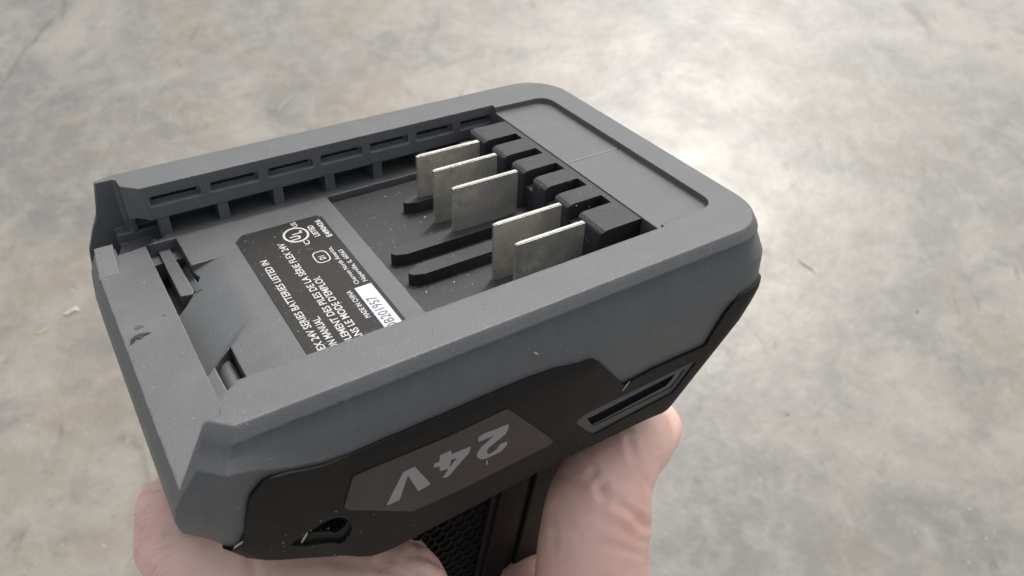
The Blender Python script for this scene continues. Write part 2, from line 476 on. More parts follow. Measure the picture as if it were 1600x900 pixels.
def strip_solid(poly, off1, off0, holes=(), step=(.012, .12), param=False):
    """closed solid lying on the shell between two offsets; outline given in photograph points"""
    P2 = [tuple(p) for p in poly] if param else invpoly(poly, off1)
    H2 = [[tuple(p) for p in h] if param else invpoly(h, off1) for h in holes]
    SX = 9.6
    def dens(pl):
        out = []
        n = len(pl)
        for i in range(n):
            a = np.array(pl[i]); b_ = np.array(pl[(i + 1) % n])
            L = math.hypot((b_[0] - a[0]) * SX, (b_[1] - a[1]) * 1.5)
            k = max(1, int(L / .15))
            for q in range(k): out.append(tuple(a + (b_ - a) * q / k))
        return out
    loops = [dens(P2)] + [dens(h) for h in H2]
    pts, edges = [], []
    for lp in loops:
        k = len(pts); n = len(lp)
        pts += [Vector((p[0] * SX, p[1])) for p in lp]
        edges += [(k + i, k + (i + 1) % n) for i in range(n)]
    def inside(p, lp):
        c_ = False; n = len(lp)
        for i in range(n):
            x1, y1 = lp[i]; x2, y2 = lp[(i + 1) % n]
            if (y1 > p[1]) != (y2 > p[1]) and p[0] < (x2 - x1) * (p[1] - y1) / (y2 - y1 + 1e-12) + x1: c_ = not c_
        return c_
    ss = [q[0] for q in loops[0]]; vv = [q[1] for q in loops[0]]
    allp = np.array([q for lp in loops for q in lp])
    rowv = [x for x in (2.88, 3, 3.1, 3.25, 3.5, 3.75, 4, 4.15, 4.3, 4.6, 5)]
    for a in np.arange(min(ss), max(ss), .02):
        for bb in rowv:
            if not (min(vv) < bb < max(vv)): continue
            p = (a, bb)
            if inside(p, loops[0]) and not any(inside(p, h) for h in loops[1:]):
                if np.min(np.hypot((allp[:, 0] - a) * SX, allp[:, 1] - bb)) > .07: pts.append(Vector((a * SX, bb)))
    ov, oe, of, *_ = delaunay_2d_cdt(pts, edges, [], 0, 1e-5)
    tris = []
    L2 = [[(x * SX, y) for x, y in lp] for lp in loops]
    for f in of:
        c_ = sum((ov[i] for i in f), Vector((0, 0))) / len(f)
        if inside(c_, L2[0]) and not any(inside(c_, h) for h in L2[1:]): tris.append(tuple(f))
    n = len(ov)
    top = [Foff(p[0] / SX, p[1], off1) for p in ov]; bot = [Foff(p[0] / SX, p[1], off0) for p in ov]
    fs = list(tris) + [tuple(i + n for i in reversed(f)) for f in tris]
    cnt = {}
    for f in tris:
        for i in range(len(f)):
            e = (f[i], f[(i + 1) % len(f)]); k = tuple(sorted(e)); cnt.setdefault(k, []).append(e)
    for k, e in cnt.items():
        if len(e) == 1: a, b_ = e[0]; fs.append((b_, a, a + n, b_ + n))
    return top + bot, fs

# cavities --------------------------------------------------
D = -1.05
v, f = box_geo(-3, 8.04, -2.95, 2.92, D, 1)
v = [(a, (3.06 if c_ > 0 else 2.85) if b_ > 0 else b_, c_) for a, b_, c_ in v]
cut(shell, (v, f))
cut(shell, prism_geo([(.40, 2.88), (.36, 2.95), (.08, 3.22), (.06, 3.50), (0, 3.56), (-1.2, 3.56), (-1.2, 2.88)], D + .003, 1))
cut(shell, box_geo(.18, 8.04, 2.7, 3.5, D - .002, -.67))
cut(shell, box_geo(.3, 8.04, -3.4, -2.7, D - .002, -.67))
cut(shell, box_geo(3.8, 8.0, -2.69, 2.69, -1.7, 0))
cut(shell, prism_geo(round_poly(7.9, 9.5, -2.93, 2.87, .42, corners=(1, 0, 0, 1)), -.13, 1, .09))
cut(shell, prism_geo([(.40, -2.90), (.36, -2.95), (.10, -3.16), (.02, -3.28), (-.02, -3.47), (-1.2, -3.47), (-1.2, -2.90)], D + .004, 1))
# slots through the far rail
x = .46
slots = [(.47, 1.42), (1.60, 2.56), (2.75, 3.69), (3.86, 4.79), (4.97, 5.88), (6.08, 7.0), (7.18, 8.0)]
for a, b_ in slots:
    pl = round_poly(a, b_, -.435, -.215, .05, 3)
    v, f = prism_geo(pl, 2.78, 3.04)      # mouth with a sloping lower lip
    v = [(p[0], (p[1] - .05 if p[1] < -.33 else p[1]) if p[2] < 3 else max(p[1], -.345 + (p[1] + .345) * .1), p[2]) for p in v]
    cut(shell, ([(p[0], p[2], p[1]) for p in v], f))
    cut(shell, box_geo(a + .05, b_ - .05, 3.0, 3.38, -.34, -.225))
# seam between the two housing halves
cut(shell, box_geo(9.3, 11, .02, .045, -.5, -.015 + .0))
# latch well: a dished scoop, a deep trench beyond it and an opening on the near side
def scoop_z(x, y):
    u = min(1, max(0, (1.30 - x) / 1.13))
    deep_ = .40 * u ** 1.5
    yb = -.45 - (1.14 - x) * .80
    k = min(1, max(0, (y - yb) / .22 + .5)); k = k * k * (3 - 2 * k)
    shal = .13 * u ** 1.2 * min(1, max(0, (y + 2.3) / .8))
    return D - (shal + (deep_ - shal) * k) - .002
gx, gy = 34, 90
vs_, fs_ = [], []
for i in range(gx + 1):
    x = .17 + 1.14 * i / gx
    for j in range(gy + 1):
        y = 1.62 + (-2.26 - 1.62) * j / gy
        vs_.append((x, y, scoop_z(x, y)))
n0 = len(vs_)
vs_ += [(a, b_, 0) for a, b_, c_ in vs_]
def sidewall(idx):
    for a, b_ in zip(idx[:-1], idx[1:]): fs_.append((a, b_, b_ + n0, a + n0))
for i in range(gx):
    for j in range(gy):
        a = i * (gy + 1) + j
        fs_.append((a, a + 1, a + gy + 2, a + gy + 1)); fs_.append((a + n0, a + gy + 1 + n0, a + gy + 2 + n0, a + 1 + n0))
sidewall([j for j in range(gy + 1)]); sidewall([gx * (gy + 1) + j for j in range(gy + 1)])
sidewall([i * (gy + 1) for i in range(gx + 1)]); sidewall([i * (gy + 1) + gy for i in range(gx + 1)])
cut(shell, (vs_, fs_))
cut(shell, prism_geo([(.168, 2.68), (.73, 2.68), (.74, 1.625), (.80, 1.35), (.60, 1.02), (.36, .82), (.168, .72)], -1.9, 0))
cut(shell, prism_geo([(.69, -.86), (.69, -1.80), (.35, -2.02), (.34, -1.12)], -1.9, 0))
cut(shell, prism_geo([(-.34, 3.3), (.58, 3.3), (.58, 2.85), (.2, 2.68), (-.34, 2.6)], -1.25, -.7))
cut(shell, prism_geo([(-1.5, 3.56), (-.2, 3.56), (-.2, 3.2), (-.36, 2.82), (-1.5, 2.82)], -1.6, -.6))

# near side hole and lens opening
def q4(pl, o, s): return [(o[0] + a / s, o[1] + b_ / s) for a, b_ in pl]
hole = q4([(250, 690), (330, 620), (450, 540), (620, 440), (740, 380), (840, 360), (910, 385), (960, 430), (975, 500), (940, 590), (880, 650), (820, 675), (740, 660), (560, 680), (450, 700), (280, 695)], (420, 760), 7.5)
lens_o = [(899.5, 663), (906, 654), (915.6, 647), (1082, 566), (1088, 566), (1058, 606), (1050, 615), (928, 680), (921, 678)]
lens_i = [(917, 654.5), (1073, 575), (1049, 606.5), (927, 667)]
cut(shell, strip_solid(hole, .2, -1.1), 'black')
cut(shell, strip_solid(lens_o, .2, -.35), 'black')
# the two openings are lined with the black rubber
ib = shell.data.materials.find('black_rubber')
if ib < 0: shell.data.materials.append(M['black']); ib = len(shell.data.materials) - 1
for p in shell.data.polygons:
    c_ = np.array(p.center) / S
    if c_[1] > -2 or c_[2] > -1.5: continue
    qx, qy = proj(c_)
    if 445 < qx < 562 and 790 < qy < 868 and c_[2] > -4.4: p.material_index = ib
autosmooth(shell, 13)
v, f = box_geo(8.06, 9.40, .028, .043, -.135, -.121)
mesh('parting_line', v, f, M['seam'], tool)

# ribs standing in the far slide channel
for xx in (.53, 1.66, 2.78, 3.9, 5.0, 6.1):
    v, f = box_geo(xx, xx + .2, 2.905, 3.6, D - .1, -.66)
    mesh('channel_rib', v, f, M['grey'], tool)
# dark sheet before the channel's grey wall: shade between ribs put into colour
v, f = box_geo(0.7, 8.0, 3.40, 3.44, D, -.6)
mesh('channel_shade_sheet', v, f, M['dark'], tool)
# raised lug and cushion at the far left corner
v, f = prism_geo([(-.68, 2.80), (-.36, 2.80), (-.42, 1.98), (-.775, 1.98)], D - .3, -.90)
v = [(a, b_, c_ if c_ < D or b_ > 2.5 else D - .01) for a, b_, c_ in v]
mesh('stop_lug', v, f, M['grey'], tool)
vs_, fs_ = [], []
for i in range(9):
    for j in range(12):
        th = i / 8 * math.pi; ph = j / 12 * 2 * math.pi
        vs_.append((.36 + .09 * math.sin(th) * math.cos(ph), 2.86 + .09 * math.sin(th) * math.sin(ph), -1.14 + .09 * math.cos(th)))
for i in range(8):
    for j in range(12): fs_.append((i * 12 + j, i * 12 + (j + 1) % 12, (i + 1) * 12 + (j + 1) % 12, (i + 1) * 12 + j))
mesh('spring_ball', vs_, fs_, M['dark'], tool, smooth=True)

# latch pieces in the well --------------------------------
v, f = prism_geo([(.36, 2.68), (.36, 1.05), (.56, 1.0), (.61, 1.1), (.56, 2.68)], -1.7, -1.24)
o = mesh('latch_tongue', v, f, M['grey'], tool)
v, f = box_geo(.17, .73, 2.38, 2.68, -1.7, -1.33)
o = mesh('latch_crossbar', v, f, M['grey'], tool)
vs_ = [(.62, 2.3, -1.75), (.73, 2.3, -1.75), (.73, 1.0, -1.75), (.62, 1.0, -1.75), (.62, 2.3, -1.55), (.73, 2.3, -1.45), (.73, 1.0, -1.18), (.62, 1.0, -1.22)]
mesh('latch_guide', vs_, [(0, 1, 2, 3), (4, 5, 6, 7), (0, 1, 5, 4), (1, 2, 6, 5), (2, 3, 7, 6), (3, 0, 4, 7)], M['grey'], tool)
# roller seen in the near opening of the well
vs_, fs_ = [], []
for i in range(25):
    a = math.pi * i / 24
    for y in (-.9, -2.1): vs_.append((.53 + .17 * math.cos(a), y, -1.55 + .22 * math.sin(a)))
for i in range(24): fs_.append((2 * i, 2 * i + 1, 2 * i + 3, 2 * i + 2))
fs_ += [tuple(range(0, 50, 2)), tuple(range(1, 50, 2)), (0, 1, 49, 48)]
o = mesh('latch_roller', vs_, fs_, M['grey'], tool); autosmooth(o, 40)

# terminal plate ---------------------------------------------
v, f = prism_geo(round_poly(3.845, 7.99, -2.66, 2.655, .06, 3), -1.6, -1.2)
plate = mesh('terminal_plate', v, f, M['plate'], tool)
def rib(x0, yc, x1, wd=.30, z1=-.95):
    pl = [(x1, yc + wd / 2), (x0 + .28, yc + wd / 2), (x0 + .05, yc + .06), (x0, yc - .01), (x0 + .06, yc - wd / 2 + .07), (x0 + .26, yc - wd / 2), (x1, yc - wd / 2)]
    v, f = prism_geo(pl, -1.25, z1)
    mesh('rib', v, f, M['plate'], plate)
rib(5.03, 1.55, 7.2); rib(4.0, .0, 7.2, .34); rib(4.0, -.73, 7.2, .34)
# comb-shaped block with slots
zt = -.15
def comb():
    xr, xb, xf = 8.035, 7.90, 7.08
    fingers = [(2.37, 1.74), (1.46, .95), (.68, .20), (-.10, -.55), (-.86, -1.31), (-1.62, -2.36)]
    pl = [(xr, fingers[0][0])]
    for i, (a, b_) in enumerate(fingers):
        if i: pl.append((xb, a))
        pl += [(xf + .06, a), (xf, a - .06), (xf, b_ + .06), (xf + .06, b_)]
        if i < len(fingers) - 1: pl.append((xb, b_))
    pl.append((xr, fingers[-1][1]))
    return pl
v, f = prism_geo(comb(), -1.22, zt)
blk = mesh('terminal_block', v, f, M['plate'], tool)
tri = [(6.9, 0), (6.9, -.34), (7.08, -.26), (7.12, -.205), (7.19, -.162), (7.30, -.145), (7.3, 0)]
cut(blk, prism_xz(tri, -3, 3), 'plate')
autosmooth(blk, 50)
for ya, yb in ((2.37, 2.66), (-2.66, -2.36)):
    v, f = box_geo(7.0, 7.98, ya, yb, -1.22, -.56)
    mesh('block_shoulder', v, f, M['plate'], tool)
v, f = box_geo(7.16, 7.985, -2.35, 2.36, -1.22, -.50)
mesh('block_base', v, f, M['plate'], tool)
vs_, fs_ = [], []
for k, zz in enumerate((-.62, -.34)):
    for i in range(24):
        a = 2 * math.pi * i / 24; vs_.append((7.5 + .24 * math.cos(a), 2.60 + .14 * math.sin(a), zz))
fs_ = [tuple(range(24)), tuple(range(24, 48))] + [(i, (i + 1) % 24, 24 + (i + 1) % 24, 24 + i) for i in range(24)]
o = mesh('locating_boss', vs_, fs_, M['plate'], tool); autosmooth(o, 40)

# blades: labelled things? they are fixed to the tool, so parts
blade_me = None
for yb in (1.62, .88, .13, -1.36, -2.1):
    pl = [(5.40, -.028), (5.52, -.045), (6.86, -.045), (6.86, .045), (5.52, .045), (5.40, .028)]
    if blade_me is None:
        v, f = prism_geo(pl, -1.25, .02)
        o = mesh('terminal_blade', v, f, M['metal'], tool)
        bm = bmesh.new(); bm.from_mesh(o.data)
        es = [e for e in bm.edges if abs(e.verts[0].co.z - .02 * S) < 1e-6 and abs(e.verts[1].co.z - .02 * S) < 1e-6]
        ev = [e for e in bm.edges if abs(e.verts[0].co.x - e.verts[1].co.x) < 1e-7 and abs(e.verts[0].co.y - e.verts[1].co.y) < 1e-7 and e.verts[0].co.x < 5.45 * S]
        bmesh.ops.bevel(bm, geom=es, offset=.016 * S, segments=2, affect='EDGES')
        bm.to_mesh(o.data); bm.free(); blade_me = o.data
    else:
        o = new_obj('terminal_blade', blade_me, None, tool)
    o.location = (random.uniform(-.01, .01) * S, yb * S, random.uniform(-.008, .008) * S)
    o.rotation_euler = (R3(random.uniform(-.5, .5)), 0, R3(random.uniform(-.5, .5)))

# rating label -----------------------------------------------
LX0, LX1 = 1.66, 3.42
lp = [(LX1, 2.02), (LX1 - .08, 2.10), (LX0 + .17, 2.12), (LX0, 1.94), (LX0, -2.55), (LX1, -2.55)]
v, f = prism_geo(lp, D - .01, D + .012)
label = mesh('rating_label', v, f, M['label'], tool)
ZL = D + .016
def text(body, x, y, size, mat, sx=.78, bold=.012, align='LEFT', ext=.0015, z=ZL, parent=None, name='printed_text'):
    cu = bpy.data.curves.new('t', 'FONT'); cu.body = body; cu.size = size * S; cu.align_x = align
    cu.offset = bold * size * S; cu.extrude = ext * S; cu.resolution_u = 3; cu.space_character = 1.02
    to = bpy.data.objects.new('t', cu); sc.collection.objects.link(to)
    dg = bpy.context.evaluated_depsgraph_get(); dg.update()
    me = bpy.data.meshes.new_from_object(to.evaluated_get(dg)); bpy.data.objects.remove(to); bpy.data.curves.remove(cu)
    # reading direction +Y, letters' tops towards -X
    for v_ in me.vertices:
        a, b_, c_ = v_.co
        v_.co = (x * S - b_, y * S + a * sx, z * S + c_)
    me.update()
    return new_obj(name, me, mat, parent or label)
L = lambda s, y_end: s
# lines end (towards +Y) where the photograph shows; measured right edge y, baseline x
def line_r(body, xbase, yend, size, sx=.78, bold=.012, mat=None, target=None):
    o = text(body, xbase, 0, size, mat or M['white'], sx, bold)
    ys = [v_.co.y for v_ in o.data.vertices]
    if target:
        k = target * S / (max(ys) - min(ys)); m0 = min(ys)
        for v_ in o.data.vertices: v_.co.y = (v_.co.y - m0) * k
        ys = [v_.co.y for v_ in o.data.vertices]
    d = yend * S - max(ys)
    for v_ in o.data.vertices: v_.co.y += d
    return o
#TEXTLINES
def pz(px, py): return onz(px, py, ZL)
def line_px(body, p_end_base, p_start_base, size, n_visible, sx=.8, bold=.014, mat=None):
    """baseline ends at p_end_base; the visible n_visible last letters span from p_start_base"""
    e = pz(*p_end_base); s_ = pz(*p_start_base)
    vis = body[-n_visible:]
    o1 = text(vis, 0, 0, size, M['white'], 1.0, bold)
    ys = [v_.co.y for v_ in o1.data.vertices]; w1 = max(ys) - min(ys)
    md = o1.data; bpy.data.objects.remove(o1); bpy.data.meshes.remove(md)
    k = (e[1] - s_[1]) * S / w1
    o = text(body, (e[0] + s_[0]) / 2, 0, size, mat or M['white'], k, bold)
    ys = [v_.co.y for v_ in o.data.vertices]
    d = e[1] * S - max(ys)
    keep = []
    for v_ in o.data.vertices: v_.co.y += d
    # the print runs on under the near rail: stop at the label's edge
    bm = bmesh.new(); bm.from_mesh(o.data)
    dele = [f_ for f_ in bm.faces if min(q.co.y for q in f_.verts) < -2.5 * S]
    bmesh.ops.delete(bm, geom=dele, context='FACES'); bm.to_mesh(o.data); bm.free()
    return o
A = lambda a, b_, o=(380, 320), s=5.622: (o[0] + a / s, o[1] + b_ / s)
B = lambda a, b_: A(a, b_, (340, 320), 3.4615)
line_px('USE ONLY WITH FLEX 24V SERIES BATTERIES LISTED IN', B(272, 296), B(590, 795), .19, 34)
line_px('INSTRUCTION MANUAL.', B(550, 600), B(655, 770), .19, 10)
line_px('UTILISER SEULEMENT DES PILES DE LA S\u00c9RIE FLEX 24V', B(362, 205), B(738, 745), .19, 38)
line_px('INDIQU\u00c9ES DANS LE MODE D\'EMPLOI.', B(548, 385), B(800, 722), .19, 21)
line_px('Chervon North America,', B(618, 225), B(763, 425), .125, 22, bold=.012)
line_px('Naperville, IL 60563', B(672, 240), B(812, 408), .125, 20, bold=.012)
line_px('MADE IN CHINA', B(720, 462), B(828, 605), .135, 13, bold=.014)
line_px('LISTED', B(505, 110), B(560, 165), .155, 6, bold=.03)
line_px('E490426', B(553, 78), B(618, 168), .155, 7, bold=.03)
line_px('US', B(425, 92), B(428, 118), .15, 2, bold=.02)
line_px('C', B(495, 187), B(498, 212), .15, 1, bold=.02)
# ring marks
def ring(cx, cy, rx, ry, wd, sq=2.0, n=48, z=ZL, mat=None):
    vs_, fs_ = [], []
    for i in range(n):
        a = 2 * math.pi * i / n
        ca, sa = math.cos(a), math.sin(a)
        px_ = abs(ca) ** (2 / sq) * (1 if ca > 0 else -1); py_ = abs(sa) ** (2 / sq) * (1 if sa > 0 else -1)
        for k, zz in ((0, z - .004), (0, z + .002), (wd, z + .002), (wd, z - .004)):
            vs_.append((cx + (rx - k) * px_, cy + (ry - k) * py_, zz))
    for i in range(n):
        a = 4 * i; b_ = 4 * ((i + 1) % n)
        for k in range(4): fs_.append((a + k, a + (k + 1) % 4, b_ + (k + 1) % 4, b_ + k))
    return mesh('printed_ring', vs_, fs_, mat or M['white'], label)
c0 = pz(*B(424, 163)); ex = pz(*B(352, 168)); ey = pz(*B(400, 120))
ring(c0[0], c0[1], .25, .27, .042)
text('U', c0[0] + .05, c0[1] - .17, .27, M['white'], .78, .03)
text('L', c0[0] + .13, c0[1] + .01, .27, M['white'], .78, .03)
c1 = pz(*B(562, 281))
ring(c1[0], c1[1], .145, .20, .022, 3.2)
text('D1', c1[0] + .055, c1[1] - .10, .16, M['white'], .75, .02)
# pale serial sticker with its number
st_p = [pz(*B(735, 452)), pz(*B(828, 425)), pz(*B(1012, 642)), pz(*B(920, 680))]
sx0 = (st_p[0][0] + st_p[3][0]) / 2; sx1 = (st_p[1][0] + st_p[2][0]) / 2
sy1 = (st_p[0][1] + st_p[1][1]) / 2
v, f = box_geo(sx0, sx1, -2.5, sy1, ZL - .004, ZL + .002)
stk = mesh('serial_sticker', v, f, M['sticker'], label)
o = text('DB201957', sx0 + (sx1 - sx0) * .70, 0, .26, M['ink'], .86, .0, z=ZL + .004)
ys = [v_.co.y for v_ in o.data.vertices]
e_ = pz(*B(840, 495)); 
d = e_[1] * S - max(ys)
for v_ in o.data.vertices: v_.co.y += d
hp = pz(*B(498, 240))
vs_ = [(hp[0] + .07 * math.cos(i * math.pi / 9) * random.uniform(.85, 1.1), hp[1] + .06 * math.sin(i * math.pi / 9), ZL + .001) for i in range(18)]
mesh('tack_hole', vs_, [tuple(range(18))], M['burn'], label)

# overmould, badge, lens on the near side ---------------------
c6 = lambda *p: q4(p, (360, 640), 4.706)
top_edge = [(382, 838), (387, 793), (391, 779)] + c6((200, 580), (245, 530), (320, 500), (440, 470), (600, 440), (700, 415), (870, 340), (1160, 215), (1400, 115), (1600, 30)) + \
    [(780, 611), (821, 594), (869, 577), (904, 570), (922, 563.5), (929, 562), (936, 566), (972, 600), (976, 602), (1022, 577), (1098, 543), (1103, 540), (1115, 520), (1132, 493)]
te = [inv(*p, .06) for p in densify(top_edge, 9, False)]
sv_top = te + [(.995, 2.86), (1.08, 2.80), (1.25, 2.77), (1.6, 2.8), (2.4, 2.9), (3.0, 2.9), (3.0, 4.99), (2.0, 4.99), (1.5, 4.99), (1.0, 4.99), (.6, 4.99), (.3, 4.99), (.1, 4.99), (.012, 4.99), (.012, 4.05)]
hi = invpoly(hole, .06); li = invpoly(lens_o, .06)
v, f = strip_solid(sv_top, .06, -.04, holes=[hi, li], param=True)
om = mesh('rubber_overmould', v, f, M['black'], tool); autosmooth(om, 40)
v, f = strip_solid(lens_o, .03, -.3, holes=[lens_i])
om = mesh('lens_frame', v, f, M['frame'], tool); autosmooth(om, 40)
v, f = strip_solid(lens_i, -.08, -.28)
om = mesh('lens_window', v, f, M['lens'], tool)
v, f = strip_solid(hole, -.95, -1.05)
mesh('screw_well_floor', v, f, M['black'], tool)
badge_p = [(551, 747), (554, 744), (589, 729), (700, 683), (780, 645), (791, 640), (797, 641), (858, 683), (864, 689), (860, 695), (720, 765), (645, 799), (600, 798), (544, 797), (538, 792)]
v, f = strip_solid(badge_p, .075, .05)
badge = mesh('voltage_badge', v, f, M['badge'], tool); autosmooth(badge, 40)
g7 = lambda p: q4(p, (600, 640), 5); g8 = lambda p: q4(p, (560, 600), 3)
glyphs = [(g7([(150, 490), (240, 447), (362, 575), (355, 588), (268, 638), (187, 512), (122, 706), (28, 748), (25, 738)]), ()),
          (g8([(527, 293), (522, 318), (420, 436), (395, 440), (424, 396), (383, 408), (380, 386), (352, 392), (355, 375), (380, 363), (383, 335), (436, 311), (436, 329)]), [g8([(434, 355), (462, 346), (428, 390)])]),
          (g8([(705, 188), (703, 210), (690, 235), (612, 298), (601, 315), (606, 327), (618, 328), (650, 305), (665, 281), (697, 270), (697, 284), (670, 315), (600, 350), (575, 353), (557, 345), (555, 330), (572, 300), (638, 241), (563, 272), (563, 250), (582, 237)]), ())]
for pl, h in glyphs:
    v, f = strip_solid(pl, .0765, .066, holes=h)
    mesh('voltage_character', v, f, M['silver'], badge)

# grip below the foot -----------------------------------------
def tilt(x, y, z):      # the grip leans back as it goes down
    return (x + (z + 4.5) * .16, y, z)
def ringp(x0, x1, hw, z, n=48, p=3.0):
    out = []
    for i in range(n):
        a = 2 * math.pi * i / n; ca, sa = math.cos(a), math.sin(a)
        out.append(tilt((x0 + x1) / 2 + (x1 - x0) / 2 * abs(ca) ** (2 / p) * (1 if ca > 0 else -1), hw * abs(sa) ** (2 / p) * (1 if sa > 0 else -1), z))
    return out
vs_, fs_ = [], []
zs = np.linspace(-4.4, -16, 18)
for z in zs: vs_ += ringp(2.2, 8.6, 1.8, z)
for j in range(len(zs) - 1):
    for i in range(48): fs_.append((j * 48 + i, j * 48 + (i + 1) % 48, (j + 1) * 48 + (i + 1) % 48, (j + 1) * 48 + i))
fs_ += [tuple(range(48)), tuple(48 * 17 + i for i in range(48))]
grip = mesh('grip', vs_, fs_, M['black'], tool, smooth=True)
# honeycomb relief: one wall per hexagon side, raised from the grip's near face
cells = []
hw = .17
hx = hw * math.sqrt(3)
gv, gf = [], []
def wall(a, b_, y0, y1, th=.022):
    a = np.array(a); b_ = np.array(b_); d_ = (b_ - a) / np.linalg.norm(b_ - a); n_ = np.array([-d_[1], d_[0]]) * th
    k = len(gv)
    for y in (y0, y1):
        for q in (a - n_, b_ - n_, b_ + n_, a + n_): gv.append(tilt(q[0], y, q[1]))
    gf.extend([(k, k + 1, k + 2, k + 3), (k + 4, k + 5, k + 6, k + 7)] + [(k + i, k + (i + 1) % 4, k + 4 + (i + 1) % 4, k + 4 + i) for i in range(4)])
for r_ in range(36):
    for q in range(9):
        cx = 2.9 + q * hx + (r_ % 2) * hx / 2; cz = -5.0 - r_ * hw * 1.5
        if cx > 5.45: continue
        pts = [(cx + hw * math.sin(R3(60 * k)), cz + hw * math.cos(R3(60 * k))) for k in range(6)]
        for k in range(3): wall(pts[k], pts[k + 1], -1.84, -1.765 - .02)
mesh('honeycomb_texture', gv, gf, M['black'], grip, kind='stuff')
for (xa, xb, yo) in ((5.55, 5.66, -1.93), (5.86, 6.5, -1.86), (6.85, 7.9, -1.84)):
    vs_ = [tilt(x, y, z) for z in (-16, -4.6) for (x, y) in ((xa, -1.3), (xa, yo + .03), (xa + .03, yo), (xb - .03, yo), (xb, yo + .03), (xb, -1.3))]
    fs_ = [tuple(range(6)), tuple(range(6, 12))] + [(i, (i + 1) % 6, 6 + (i + 1) % 6, 6 + i) for i in range(6)]
    mesh('grip_moulding', vs_, fs_, M['black'], tool)

